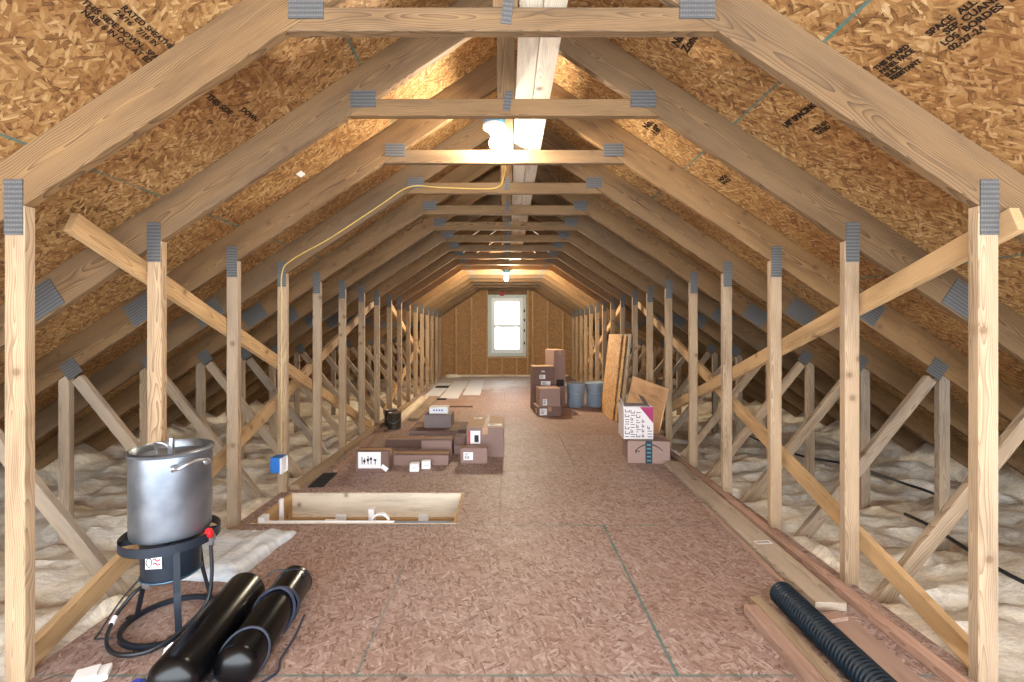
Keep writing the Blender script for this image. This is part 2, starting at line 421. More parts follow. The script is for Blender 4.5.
def text(name, body, size, mat, parent=None, loc=(0, 0, 0), rot=(0, 0, 0), mtx=None, align='LEFT', bold=0.0, space=1.0, line=1.0):
    cu = bpy.data.curves.new(name, 'FONT'); cu.body = body; cu.size = size; cu.align_x = align
    cu.offset = bold; cu.space_character = space; cu.space_line = line; cu.extrude = .0003; cu.materials.append(mat); cu.resolution_u = 3
    q = bpy.data.objects.new(name, cu); C.objects.link(q)
    me = bpy.data.meshes.new_from_object(q.evaluated_get(bpy.context.evaluated_depsgraph_get()))
    bpy.data.objects.remove(q); bpy.data.curves.remove(cu); me.name = name
    o = bpy.data.objects.new(name, me); C.objects.link(o)
    if parent: o.parent = parent
    if mtx is not None: o.matrix_basis = mtx
    else: o.location = loc; o.rotation_euler = rot
    return o
def frame3(ex, ey, loc):
    ex, ey = Vector(ex).normalized(), Vector(ey).normalized()
    m = Matrix((ex, ey, ex.cross(ey))).transposed().to_4x4(); m.translation = loc
    return m
FRONT = (PI / 2, 0, 0)          # local XY plane stood up to face -y

# ------------------------------------------------------------------ the setting
# floor: boards around the ladder hatch
HX0, HX1, HY0, HY1 = -1.585, -.315, 2.82, 3.372
YN = -1.15  # unseen end behind the camera, left open and placed to let in sky fill
bm = bmesh.new()
for a in ((-1.66, HX0, YN, YB), (HX1, 1.62, YN, YB), (HX0, HX1, YN, HY0), (HX0, HX1, HY1, YB)):
    bx(bm, *a, -.022, 0)
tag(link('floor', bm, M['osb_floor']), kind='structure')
# roof sheathing
LS = 5.3
def slope(name, s, mat):
    org = Vector((CX, YN, 2.875 + .0))
    ex = (0, -1, 0) if s > 0 else (0, 1, 0)
    ey = (-CA, 0, SA) if s > 0 else (CA, 0, SA)
    m = frame3(ex, ey, org)
    L = YB - YN + .1
    x0, x1 = (-L, 0) if s > 0 else (0, L)
    o = link(name, box(x0, x1, -LS, .05, -.016, -.002), mat, mtx=m)
    return tag(o, kind='structure')
ceil_l = slope('ceiling_left', -1, M['osb_l']); ceil_r = slope('ceiling_right', 1, M['osb_r'])
# back wall with its window opening (local x, local y = height)
WX0, WX1, WZ0, WZ1 = -.42, .40, .60, 2.03
bm = bmesh.new()
def poly(pts):
    a = [bm.verts.new((x, y, 0)) for x, y in pts]; f = bm.faces.new(a)
    r = bmesh.ops.extrude_face_region(bm, geom=[f])
    for v in r['geom']:
        if isinstance(v, bmesh.types.BMVert): v.co.z = -.014
ze = lambda x: 2.90 - SL * abs(x - CX)
poly([(-4.4, -.35), (WX0, -.35), (WX0, ze(WX0)), (-4.4, ze(-4.4) + .05)])
poly([(WX1, -.35), (4.4, -.35), (4.4, ze(4.4) + .05), (WX1, ze(WX1))])
poly([(WX0, -.35), (WX1, -.35), (WX1, WZ0), (WX0, WZ0)])
poly([(WX0, WZ1), (WX1, WZ1), (WX1, ze(WX1)), (CX, 2.90), (WX0, ze(WX0))])
tag(link('wall_back', bm, M['osb_wall'], loc=(0, YB, 0), rot=FRONT), kind='structure')
# window: two sashes, vinyl frame, flashing tape round it
win = tag(bpy.data.objects.new('window_1', None), kind='structure'); C.objects.link(win); win.location = (0, YB, 0)
def rect_ring(x0, x1, z0, z1, w, y0, y1, bev=0.0):
    b = bmesh.new()
    for a in ((x0, x0 + w, z0, z1), (x1 - w, x1, z0, z1), (x0 + w, x1 - w, z0, z0 + w), (x0 + w, x1 - w, z1 - w, z1)):
        bx(b, a[0], a[1], y0, y1, a[2], a[3], bev)
    return b
link('flashing_tape', rect_ring(WX0 - .085, WX1 + .085, WZ0 - .085, WZ1 + .08, .083, -.0165, -.0145), M['flash'], win)
link('window_frame', rect_ring(WX0, WX1, WZ0, WZ1, .04, -.02, .07), M['vinyl'], win)
zm = 1.30
for z0, z1, y in ((zm - .042, WZ1 - .04, .035), (WZ0 + .04, zm + .042, .005)):
    s = link('window_sash', rect_ring(WX0 + .04, WX1 - .04, z0, z1, .06, y, y + .028), M['vinyl'], win)
    link('window_pane', box(WX0 + .10, WX1 - .10, y + .012, y + .016, z0 + .06, z1 - .06), M['glass'], s)
bm = bmesh.new()
for z in (.82, 1.15, 1.42, 1.66): bx(bm, WX1 + .02, WX1 + .055, -.024, -.017, z, z + .07)
link('dark_shim', bm, M['black_matte'], win)

# ------------------------------------------------------------------ roof trusses
def ords(n): return ['front', 'second', 'third', 'fourth', 'fifth', 'sixth', 'seventh', 'eighth', 'ninth', 'tenth', 'eleventh', 'twelfth', 'thirteenth', 'fourteenth', 'fifteenth', 'sixteenth', 'seventeenth'][n]
TG = 'pine attic trusses down the room'
tr = thing('roof_truss', 'x', 'roof truss', (CX, Y0, 0), 0, TG)
ANG = math.atan(SL)
PI_IN, PI_OUT = 1.60, 1.668
for s in (-1, 1):
    member('rafter', [(s * x, z) for x, z in ((0, zlow(0)), (0, zup(0)), (4.35, zup(4.35)), (4.35, zlow(4.35)))], -s * ANG, M['pine'], tr)
    member('knee_post', [(s * PI_IN, -.22), (s * PI_OUT, -.22), (s * PI_OUT, zlow(PI_OUT) - .002), (s * PI_IN, zlow(PI_IN) - .002)], PI / 2, M['postpine'], tr)
    d = Vector((.88, 1.06)).normalized(); n = Vector((-d.y, d.x)) * .036
    a, b = Vector((1.74, -.14)), Vector((2.575, .895))
    member('diagonal_web', [(s * q.x, q.y) for q in (a - n, a + n, b + n * .9, b - n * .9)], math.atan2(d.y, s * d.x), M['greywood'], tr)
    member('eave_post', [(s * 2.615, -.2), (s * 2.68, -.2), (s * 2.68, zlow(2.68) - .003), (s * 2.615, zlow(2.615) - .003)], PI / 2, M['greywood'], tr)
    member('bottom_chord', [(s * 1.7, -.27), (s * 1.7, -.16), (s * 4.3, -.16), (s * 4.3, -.27)], 0, M['greywood'], tr)
    def plate(x, z, w, h, rot, nm='connector_plate'):
        link(nm, box(-w / 2, w / 2, -.0035, .0005, -h / 2, h / 2), M['plate'], tr, (x, 0, z), (0, -rot, 0))
    plate(s * (PI_IN + .034), 1.598, .062, .186, 0)
    plate(s * .655, 2.268, .118, .078, 0)
    plate(s * 2.17, (zlow(2.17) + zup(2.17)) / 2 - .01, .20, .135, -s * ANG)
    plate(s * 2.60, .955, .10, .105, -s * ANG)
member('collar_tie', [(-.725, 2.19), (.725, 2.19), (.606, 2.27), (-.606, 2.27)], 0, M['pine'], tr)
member('king_post', [(-.03, 2.272), (.055, 2.272), (.055, zlow(.055) - .003), (0, zlow(0) - .003), (-.03, zlow(.03) - .003)], PI / 2, M['pine'], tr)
link('connector_plate', box(-.017, .017, -.0035, .0005, -.046, .046), M['plate'], tr, (.02, 0, 2.258), (0, .14, 0))
trusses = [tr]
tl = {0: 'front roof truss of pale pine, its tie along the photo top edge',
      1: 'second roof truss from the front, just ahead of the round ceiling lamp',
      2: 'third roof truss from the front, just behind the round ceiling lamp',
      3: 'fourth roof truss from the front, yellow cable on its tie, blue box on its post',
      4: 'fifth roof truss from the front, right behind the yellow cable',
      10: 'eleventh roof truss from the front, lit bulb hanging under its tie',
      16: 'last roof truss, closest to the window wall'}
for k in range(1, NT):
    trusses.append(dup(tr, (CX, Y0 + DY * k, 0)))
for k, t in enumerate(trusses):
    t['label'] = tl.get(k, f'{ords(k)} roof truss of pine, counted from the front of the attic')

# gable framing in front of the back wall
gf = thing('gable_framing', 'pine stud framing with plates against the window wall', 'wall framing', (0, YB - .105, 0))
def stud(x, z0, z1, w=.038):
    member('stud', [(x, z0), (x + w, z0), (x + w, z1), (x, z1)], PI / 2, M['fresh'], gf, 0, .088)
zs = lambda x: zlow(x - CX) - .02
for x in (-2.13, -1.735, -1.345, -.955, .63, 1.02, 1.41, 1.74, 2.13): stud(x, .041 if abs(x) < 1.6 else .16, min(zs(x), zs(x + .038)))
for x in (-.545, .505): stud(x, .041, min(zs(x), zs(x + .038)))
for x in (-.16, .22): stud(x, .041, .47)
member('window_sill_plate', [(-.505, .47), (.503, .47), (.503, .508), (-.505, .508)], 0, M['fresh'], gf, 0, .088)
member('header', [(-.505, 2.12), (.503, 2.12), (.503, 2.25), (-.505, 2.25)], 0, M['pine'], gf, 0, .088)
member('bottom_plate', [(-1.60, .002), (1.57, .002), (1.57, .04), (-1.60, .04)], 0, M['white_board'], gf, 0, .088)
for s in (-1, 1):
    member('top_chord', [(CX + s * x, z) for x, z in ((0, zlow(0)), (0, zup(0) - .02), (3.6, zup(3.6) - .02), (3.6, zlow(3.6)))], -s * ANG, M['pine'], gf, 0, .06)

# X braces nailed on the outer faces of the knee posts
def brace(x, y0, z0, y1, z1, label, mat='fresh'):
    o = board('lateral_brace', (x, y0, z0), (x, y1, z1), .084, .034, M[mat], up=(0, 0, 1))
    return tag(o, label, 'brace', 'braces nailed along the post rows')
XL, XR = CX - PI_OUT - .019, CX + PI_OUT + .019
brace(XL - .001, 1.80, EYE + .425, 5.75, EYE - 1.19, 'long pale brace sloping down behind left posts, its sawn end high at front')
brace(XL - .036, 1.62, EYE - 1.21, 6.1, EYE + .41, 'brace rising away from floor behind the stock pot, left posts')
brace(XR + .001, 1.50, EYE + .365, 5.65, EYE - 1.13, 'long pale brace sloping down behind right posts, end high at front')
brace(XR + .036, 1.66, EYE - 1.20, 6.0, EYE + .36, 'brace rising away from floor behind front right posts')
brace(XL - .001, 6.6, EYE + .40, 10.9, EYE - 1.15, 'far brace sloping down toward the window wall, left posts')
brace(XL - .036, 6.5, EYE - 1.15, 10.9, EYE + .38, 'far brace rising toward the window wall, left posts')
brace(XR + .001, 6.6, EYE + .40, 10.9, EYE - 1.15, 'far brace sloping down toward the window wall, right posts')
brace(XR + .036, 6.5, EYE - 1.15, 10.9, EYE + .38, 'far brace rising toward the window wall, right posts')
# two white boards running along above the ties
tag(board('ridge_board', (.082, 1.0, EYE + 1.15), (.082, 11.2, EYE + 1.15), .082, .036, M['white_board'], up=(1, 0, 0)), 'pale board running above the ties, beside the short centre posts', 'board')
tag(board('ridge_board', (.167, 1.56, EYE + 1.15), (.167, 11.2, EYE + 1.15), .082, .036, M['white_board'], up=(1, 0, 0)), 'pale board running above the ties, outer of the two to the right', 'board')

# spray foam over the eave floors
def foam(name, s, label):
    bm = bmesh.new(); nx, ny = 84, 300
    x0, x1 = 1.60, 4.335; g = []
    for j in range(ny + 1):
        y = YN + (YB - .002 - YN) * j / ny; row = []
        for i in range(nx + 1):
            x = x0 + (x1 - x0) * i / nx
            p = Vector((s * x, y, 0))
            bay = abs(((y - Y0 - .02) / DY) % 1 - .5) * 2      # 1 on a truss line, 0 mid-bay
            lump = noise.fractal(p * 2.2 + Vector((3, 1, 5 * s)), .9, 2.0, 4) * .045
            fold = abs(noise.noise(Vector((p.x * 3.0 + p.y * 1.2, p.y * 6.5 - p.x * 1.5, 2.0 * s)))) * .07
            fold2 = abs(noise.noise(Vector((p.x * 9 + p.y * 5, p.y * 15, 7.0)))) * .024
            edge = max(0, 1 - (x - x0) / .45)
            edge *= .6 + .6 * noise.noise(Vector((0, y * 2.6, 9 * s)))
            z = -.15 + .055 * (1 - bay ** 3) + lump + fold + fold2 + .10 * max(0, edge)
            if x < 1.72: z = min(z, -.035)
            roof = 2.86 - SL * x
            z = max(z, min(roof + .01, z + .0)); 
            if roof < .22: z = max(z, min(-.02 + .9 * (.22 - roof), .25) + lump * .5 - .06)
            z = min(z, 2.868 - SL * x)
            if i >= nx - 1: z = 2.868 - SL * x
            row.append(bm.verts.new((s * x + CX, y, z)))
        g.append(row)
    for j in range(ny):
        for i in range(nx): bm.faces.new((g[j][i], g[j][i + 1], g[j + 1][i + 1], g[j + 1][i]))
    o = link(name, bm, M['foam'], smooth=True)
    for p in o.data.polygons: p.use_smooth = True
    tag(o, label, 'insulation', kind='stuff')
foam('spray_foam', -1, 'cream spray foam covering the eave floor behind the left posts')
foam('spray_foam', 1, 'cream spray foam covering the eave floor behind the right posts')

# stamped print on the sheathing
def stamp(par, s, px, py, body, size, bold=.0012, line=.95, name='printed_stamp'):
    rx, rz = (px - 507.5) - CX * 0, 330.5 - py
    k = abs(rx) / rz                                   # x/z seen from the eye
    xx = k * (2.875 - EYE + SL * CX * (1 if s > 0 else -1)) / (1 + SL * k)   # on the slope
    x = s * xx; zz = xx / k; y = xx * 460 / abs(rx)
    P = Vector((x, y, EYE + zz))
    loc = par.matrix_basis.inverted() @ P
    return text(name, body, size, M['ink_soft'], par, (loc.x, loc.y, -.0012 + .002), (0, 0, 0), bold=bold, line=line)
bpy.context.view_layer.update()
stamp(ceil_r, 1, 930, 36, 'SPACE  ALL  EDGES 1/8"\n    SEP. CUANDO\nLOS  BORDES  LADOS\n02-27-24', .027, .0010)
stamp(ceil_r, 1, 877, 70, 'THIS BOARD\nPANEL FACE\nSLIDE\nRESISTANT', .022)
stamp(ceil_r, 1, 786, 128, '1/8" SPACING', .034, .002)
stamp(ceil_r, 1, 814, 132, 'MILL 431\nRATED', .024)
stamp(ceil_r, 1, 648, 130, 'No.\n1/8"', .06, .002)
stamp(ceil_r, 1, 678, 47, 'Nailing\nZone', .05, .002)
stamp(ceil_r, 1, 720, 182, 'LADOS\nSPACE', .03)
stamp(ceil_r, 1, 965, 200, 'THIS SIDE DOWN', .03, .001)
stamp(ceil_l, -1, 80, 2, 'THIS SIDE DOWN   SPACE ALL EDGES\n   NAIL 6 IN O.C. AT EDGES', .026, .0006)
stamp(ceil_l, -1, 120, 8, 'RATED SHEATHING EXPOSURE 1\n24/16   7/16 IN', .026, .0006)
stamp(ceil_l, -1, 205, 97, 'THIS SIDE', .036, .001)
stamp(ceil_l, -1, 240, 110, 'DOWN', .034, .001)
# white tag stapled to the left sheathing
P = Vector((-1.0, 2.24, 0)); 
o = stamp(ceil_l, -1, 296, 174, 'No. 7', .02, name='print')
lc = o.location.copy(); o.parent = None; bpy.data.objects.remove(o)
link('paper_tag', box(0, .06, 0, .035, 0, .001), M['white'], ceil_l, (lc.x, lc.y, 0))

# ------------------------------------------------------------------ lamps
def lamp(loc, label, mat, wall=False):
    t = thing('ceiling_lamp', label, 'lamp', loc)
    link('junction_box', lathe([(0, .062), (.06, .062), (.062, .03), (.062, .022), (0, .022)], 32), M['lampblue'], t, smooth=True)
    link('lampholder', lathe([(0, .0215), (.066, .0215), (.064, .006), (.045, -.004), (.03, -.022), (.024, -.03), (0, -.03)], 32), M['white_metal'], t, smooth=True)
    link('bulb', lathe([(0, -.03), (.015, -.031), (.018, -.045), (.028, -.066), (.03, -.082), (.024, -.10), (.012, -.11), (0, -.112)], 12), mat, t, smooth=True)
    return t
lt = lamp((-.075, 2.63, EYE + 1.15), 'round white lampholder with lit bulb under a blue box, by third truss', M['bulb'])
link('hanger_bar', box(-.01, .01, -.02, .131, .062, .082), M['silver'], lt)
lamp((-.02, 7.58 + .08, EYE + .942), 'far lit bare bulb hanging under a tie toward the window', M['bulb_far'])
# yellow cable from the blue box up the fourth post, along the rafter and the tie to the lamp
yt = Y0 + DY * 3 - .006
bm = tube(bmesh.new(), [(-1.655, yt, .30), (-1.655, yt, .8), (-1.652, yt, 1.35), (-1.65, yt, 1.60), (-1.58, yt, 1.70), (-1.3, yt, 1.86), (-.95, yt, 2.09), (-.72, yt, 2.235), (-.5, yt, 2.232), (-.2, yt, 2.222), (-.07, yt, 2.235), (-.03, yt - .02, 2.29), (-.01, yt - .3, 2.35), (-.02, 2.86, 2.41)], .0042, 8)
tag(link('electrical_cable', bm, M['yellow'], smooth=True), 'yellow cable running up the fourth left post and along its tie', 'cable')
# blue outlet box on that post
t = thing('outlet_box', 'blue outlet box with white open front on the fourth left post', 'outlet box', (-1.648, Y0 + DY * 3 - .062, .222))
link('box_body', box(-.045, .035, -.03, .06, -.055, .055, bev=.004), M['blue'], t)
link('cover_rim', rect_ring(-.04, .055, -.055, .055, .008, .036, .05), M['white_metal'], t, (0, 0, 0), (0, 0, -PI / 2))
link('cover_face', box(.036, .042, -.035, .055, -.052, .052), M['white_metal'], t)

# ------------------------------------------------------------------ ladder hatch
h = thing('ladder_hatch', 'open floor hatch framed in pale boards with closed panel below', 'hatch', ((HX0 + HX1) / 2, (HY0 + HY1) / 2, -.26))
hw, hd = (HX1 - HX0) / 2, (HY1 - HY0) / 2
for nm, a in (('frame_board', (-hw, hw, hd - .02, hd - .001)), ('frame_board', (-hw, hw, -hd + .001, -hd + .02))):
    board(nm, (a[0], (a[2] + a[3]) / 2, .135), (a[1], (a[2] + a[3]) / 2, .135), .245, .019, M['white_board'], h)
for x in (-hw + .01, hw - .01): board('frame_board', (x, -hd + .021, .135), (x, hd - .021, .135), .245, .019, M['fresh'], h)
link('hatch_panel', box(-hw + .02, hw - .02, -hd + .02, hd - .021, .0, .014), M['ply'], h)
link('stop_strip', box(-hw + .02, hw - .02, hd - .05, hd - .021, .07, .085), M['fresh'], h)
# folded ladder hardware in the opening
ld = thing('attic_ladder', 'white metal ladder rail and hinge folded in the floor hatch', 'ladder', ((HX0 + HX1) / 2, HY0 + .05, -.03))
link('rail', tube(bmesh.new(), [(-.60, 0, .015), (.245, 0, .015)], .014, 12, False), M['white_metal'], ld, smooth=True)
link('rail_extension', tube(bmesh.new(), [(.25, .0, .013), (.60, .0, .013)], .012, 12, False), M['blue_grey'], ld, smooth=True)
pts = [(.15 + .052 * math.cos(a), .03, .012 + .05 * math.sin(a)) for a in [PI * k / 12 for k in range(13)]]
link('hinge_bow', strap(bmesh.new(), pts, .03, .008, (0, 1, 0)), M['white_metal'], ld)
link('end_bracket', box(-.605, -.565, -.01, .06, -.02, .05, bev=.006), M['white_metal'], ld)
link('hinge_block', box(.05, .09, .10, .14, -.04, .06, bev=.004), M['white_card'], ld)
link('upright_tube', lathe([(0, -.03), (.016, -.03), (.016, .13), (.012, .135), (0, .135)], 16), M['white_card'], ld, (-.545, .17, -.03), smooth=True)
for x in (-.24, .35): link('clip', box(x - .035, x + .035, .40, .43, -.14, -.10, bev=.003), M['white_metal'], ld)
for x in (-.24,): link('clip', box(x - .04, x + .04, .20, .24, -.11, -.06, bev=.003), M['white_metal'], ld)

# ------------------------------------------------------------------ stock pot on its propane burner
BX, BY = -1.362, 1.865
b = thing('propane_burner', 'black propane burner stand on the floor carrying the big pot', 'burner', (BX, BY, 0))
HB = .372
b.scale = (.82, .82, 1)
link('guard_ring', hoop(bmesh.new(), .207, HB - .030, HB + .004, .004), M['navy_steel'], b, smooth=True)
link('burner_drum', lathe([(.125, HB - .01), (.128, HB - .01), (.122, HB - .155), (.118, HB - .155), (.1225, HB - .012)], 40), M['navy_steel'], b, smooth=True)
bm = bmesh.new()
for k in range(4):
    a = k * PI / 2 + .5
    strap(bm, [(-.205 * math.cos(a), -.205 * math.sin(a), HB - .018), (.205 * math.cos(a), .205 * math.sin(a), HB - .018)], .02, .005, (0, 0, 1)) if k < 2 else None
link('pot_rest', bm, M['navy_steel'], b)
link('burner_pan', lathe([(0, HB - .175), (.11, HB - .172), (.13, HB - .16), (.128, HB - .157), (0, HB - .168)], 36), plain('pan_blue_steel', sr(70, 104, 128), .35, .4), b, smooth=True)
link('base_ring', hoop(bmesh.new(), .207, .004, .022, .018), M['navy_steel'], b, smooth=True)
for a in (-.80, 1.15, 3.0):
    ca, sa = math.cos(a), math.sin(a)
    link('leg', strap(bmesh.new(), [(.126 * ca, .126 * sa, HB - .04), (.150 * ca, .150 * sa, .17), (.198 * ca, .198 * sa, .006), (.25 * ca, .25 * sa, .005)], .028, .006, (-sa, ca, 0)), M['navy_steel'], b)
# maker's plate on the drum, facing the camera
av = math.atan2(-BY, -BX) - .55
nl = link('maker_plate', box(-.036, .036, -.024, .024, 0, .0015), M['white'], b, mtx=frame3((-math.sin(av), math.cos(av), 0), (0, 0, 1), Vector((.1285 * math.cos(av), .1285 * math.sin(av), HB - .075))))
link('emblem', tube(bmesh.new(), [(-.020 + .012 * math.cos(q), .017 * math.sin(q), .002) for q in [2 * PI * k / 20 for k in range(20)]], .0022, 6, False, True), M['ink'], nl)
bm = tube(bmesh.new(), [(-.004, .010, .002), (.006, .014, .002), (.016, .006, .002), (.03, .012, .002)], .0028, 6)
tube(bm, [(-.002, -.006, .002), (.01, -.002, .002), (.018, -.010, .002), (.031, -.005, .002)], .0028, 6)
link('print', bm, M['dark_red'], nl)
# brass-and-silver regulator, red knob, hoses
link('control_knob', lathe([(0, .0), (.016, .0), (.019, .006), (.019, .022), (.014, .03), (0, .031)], 20), M['red'], b, (.20, -.015, .360), (.6, 0, .0), smooth=True)
link('regulator_body', lathe([(0, -.045), (.012, -.045), (.013, -.02), (.021, -.018), (.021, .0), (0, .0)], 20), M['silver'], b, (.20, -.013, .357), (.3, 0, 0), smooth=True)
H1 = [(.20, -.01, .32), (.205, -.01, .20), (.195, -.03, .10), (.15, -.12, .045), (.08, -.22, .018), (-.02, -.255, .016), (-.12, -.22, .018), (-.195, -.14, .03), (-.215, -.06, .07), (-.185, .0, .12), (-.13, .0, .155), (-.095, -.02, .168)]
link('gas_hose', tube(bmesh.new(), H1, .0085, 10), M['rubber'], b, smooth=True)
link('hose_fitting', tube(bmesh.new(), [(-.135, .0, .152), (-.10, -.02, .166), (-.075, -.03, .172)], lambda q: .012 + .006 * math.sin(q * PI), 12), M['silver'], b, smooth=True)
link('ferrule', tube(bmesh.new(), [(-.215, -.075, .062), (-.21, -.10, .048)], .0115, 10, False), M['white_metal'], b, smooth=True)
link('igniter_wire', tube(bmesh.new(), [(-.12, -.04, .20), (-.20, -.06, .12), (-.27, -.10, .012), (-.262, -.13, .006), (-.19, -.12, .006)], .0035, 8), M['rubber'], b, smooth=True)
# the pot stands on it
p = thing('stock_pot', 'tall dented aluminium stock pot with lid on the burner', 'pot', (BX, BY, HB + .0))
R = .138
link('pot_body', lathe([(0, 0), (R - .012, 0), (R - .003, .006), (R, .02), (R + .002, .325), (R + .010, .330), (R + .012, .336), (R + .008, .340), (R, .337), (R - .003, .32), (R - .004, .02), (0, .012)], 72), M['alu'], p, smooth=True)
lid = link('lid', lathe([(0, .317), (.02, .317), (.10, .313), (.128, .308), (.1325, .312), (.1345, .335), (.139, .3405), (.136, .343), (.131, .335), (.126, .314), (.10, .318), (0, .323)], 64), M['alu'], p, smooth=True)
link('lid_handle', tube(bmesh.new(), [(-.045, -.02, .320), (-.045, -.025, .345), (-.035, -.04, .366), (-.01, -.042, .368), (.008, -.03, .350), (.008, -.025, .320)], .005, 10), M['silver'], lid, smooth=True)
link('lid_clip', box(.014, .028, -.035, -.02, .320, .386, bev=.003), M['silver'], lid)
for a in (math.radians(-28), math.radians(152)):
    ca, sa = math.cos(a), math.sin(a); tx, ty = -sa, ca
    q = lambda u, out, z: (ca * (R + out) + tx * u, sa * (R + out) + ty * u, z)
    link('handle', tube(bmesh.new(), [q(-.06, .0, 0.287), q(-.056, .03, 0.290), q(-.035, .042, 0.304), q(0, .044, 0.310), q(.035, .042, 0.304), q(.056, .03, 0.290), q(.06, .0, 0.287)], .006, 10), M['silver'], p, smooth=True)
    for u in (-.06, .06): link('handle_mount', lathe([(0, 0), (.014, 0), (.011, .005), (0, .006)], 14), M['silver'], p, mtx=frame3((tx, ty, 0), (0, 0, 1), q(u, .0015, 0.287)), smooth=True)

# ------------------------------------------------------------------ black cylinders
def cyl(p0, p1, r, label):
    p0, p1 = Vector(p0), Vector(p1); d = p1 - p0; L = d.length
    t = thing('gas_cylinder', label, 'gas cylinder', (p0.x, p0.y, 0), 0)
    rz = math.atan2(d.y, d.x)
    prof = [(0, 0)] + [(r * math.sin(a), r * .62 * (1 - math.cos(a))) for a in [PI / 2 * k / 8 for k in range(1, 9)]]
    prof += [(r, L * .5), (r, L - r * .55)] + [(r * math.cos(a) , L - r * .55 + r * .45 * math.sin(a)) for a in [PI / 2 * k / 8 for k in range(1, 6)]] + [(r * .42, L - r * .04), (r * .38, L), (0, L)]
    m = Matrix.Rotation(rz, 4, 'Z') @ Matrix.Rotation(PI / 2, 4, 'Y'); m.translation = (0, 0, r + .001)
    o = link('cylinder_body', lathe(prof, 56), M['gloss_black'], t, mtx=m, smooth=True)
    return t, m, L
t1, m1, L1 = cyl((-1.045, 1.40, 0), (-1.115, 1.985, 0), .081, 'fatter black gas cylinder lying on the floor, nearest the burner')
t2, m2, L2 = cyl((-.895, 1.485, 0), (-.945, 2.075, 0), .072, 'black gas cylinder lying wrapped with dark blue cord')
def wrap(t, m, z0, z1, r, th, a0=0, turns=1.0):
    n = int(30 * turns)
    pts = [m @ Vector((r * math.cos(a0 + 2 * PI * turns * k / n), r * math.sin(a0 + 2 * PI * turns * k / n), z0 + (z1 - z0) * .5 * (1 - math.cos(2 * PI * k / n * max(1, turns))))) for k in range(n + 1)]
    return link('cord', tube(bmesh.new(), pts, th, 8, False), M['cord'], t, smooth=True)
wrap(t2, m2, .30, .37, .077, .006, 0, 1); wrap(t2, m2, .33, .38, .0785, .006, 1.2, 1)
wrap(t2, m2, .05, .13, .074, .005, .6, 1); wrap(t2, m2, .50, .56, .070, .004, 2, 1)
link('cord', tube(bmesh.new(), [(.085, .35, .05), (.092, .25, .03), (.085, .16, .012), (.10, .10, .008), (.05, .02, .010), (-.02, -.05, .010), (-.08, -.03, .008), (-.10, .03, .008), (-.075, .10, .03)], .0045, 8), M['cord'], t2, smooth=True)
link('cord', tube(bmesh.new(), [(.02, .50, .125), (-.04, .525, .13), (-.11, .52, .14), (-.145, .50, .12)], .004, 8), M['rubber'], t2, smooth=True)

# clear plastic bundle behind the burner
def bag():
    bm = bmesh.new(); nx, ny = 40, 40; W, D = .42, .52; top = []
    for lay in (0, 1):
        g = []
        for j in range(ny + 1):
            row = []
            for i in range(nx + 1):
                u, v = i / nx, j / ny
                e = min(u, 1 - u, v, 1 - v); pr = min(1, e / .12) ** .5
                hgt = .008 + .06 * pr * (.75 + .5 * noise.noise(Vector((u * 5, v * 2.5, 1)))) + .006 * noise.noise(Vector((u * 18, v * 4, 3))) * pr
                x = (u - .5) * W * (1 + .18 * (v - .5)) + .015 * noise.noise(Vector((v * 4, 0, 2)))
                y = (v - .5) * D + .02 * noise.noise(Vector((u * 4, 5, 2)))
                row.append(bm.verts.new((x, y, hgt if lay else .002)))
            g.append(row)
        for j in range(ny):
            for i in range(nx):
                q = (g[j][i], g[j][i + 1], g[j + 1][i + 1], g[j + 1][i]); bm.faces.new(q if lay else q[::-1])
        top.append(g)
    def rim(g): return [g[0][i] for i in range(nx)] + [g[j][nx] for j in range(ny)] + [g[ny][i] for i in range(nx, 0, -1)] + [g[j][0] for j in range(ny, 0, -1)]
    a, b_ = rim(top[0]), rim(top[1]); n = len(a)
    for k in range(n): bm.faces.new((a[k], a[(k + 1) % n], b_[(k + 1) % n], b_[k]))
    return bm
tag(link('plastic_film', bag(), M['film'], loc=(-1.465, 2.43, 0), rot=(0, 0, -.02), smooth=True), 'folded clear plastic film lying on the floor behind the burner', 'plastic film')
# small litter by the cylinders
def crumple(name, loc, sx, sy, sz, mat, label, cat, rz=0):
    bm = bmesh.new(); bmesh.ops.create_icosphere(bm, subdivisions=4, radius=1)
    for v in bm.verts:
        n = 1 + .35 * noise.noise(v.co * 2.3 + Vector(loc)) + .15 * noise.noise(v.co * 6)
        v.co = Vector((v.co.x * sx * n, v.co.y * sy * n, max(-.98 * sz, v.co.z * sz * n)))
    return tag(link(name, bm, mat, loc=(loc[0], loc[1], sz), rot=(0, 0, rz)), label, cat)
crumple('paper_tissue', (-1.205, 1.66, 0), .016, .034, .03, M['crumple'], 'crumpled white tissue beside the fatter cylinder', 'tissue', -.4)
crumple('blue_rag', (-1.19, 1.50, 0), .05, .04, .02, plain('blue_cloth', sr(40, 60, 150), .8, bump=.6), 'crumpled blue rag at the cylinder base', 'rag')
bm = box(-.05, .05, -.035, .035, 0, .02, bev=.006); bx(bm, -.045, .02, -.03, .03, .02, .028, .003)
tag(link('plastic_case', bm, M['white'], loc=(-1.415, 1.565, 0), rot=(0, 0, .5)), 'small flat white plastic case near the front left post', 'case')

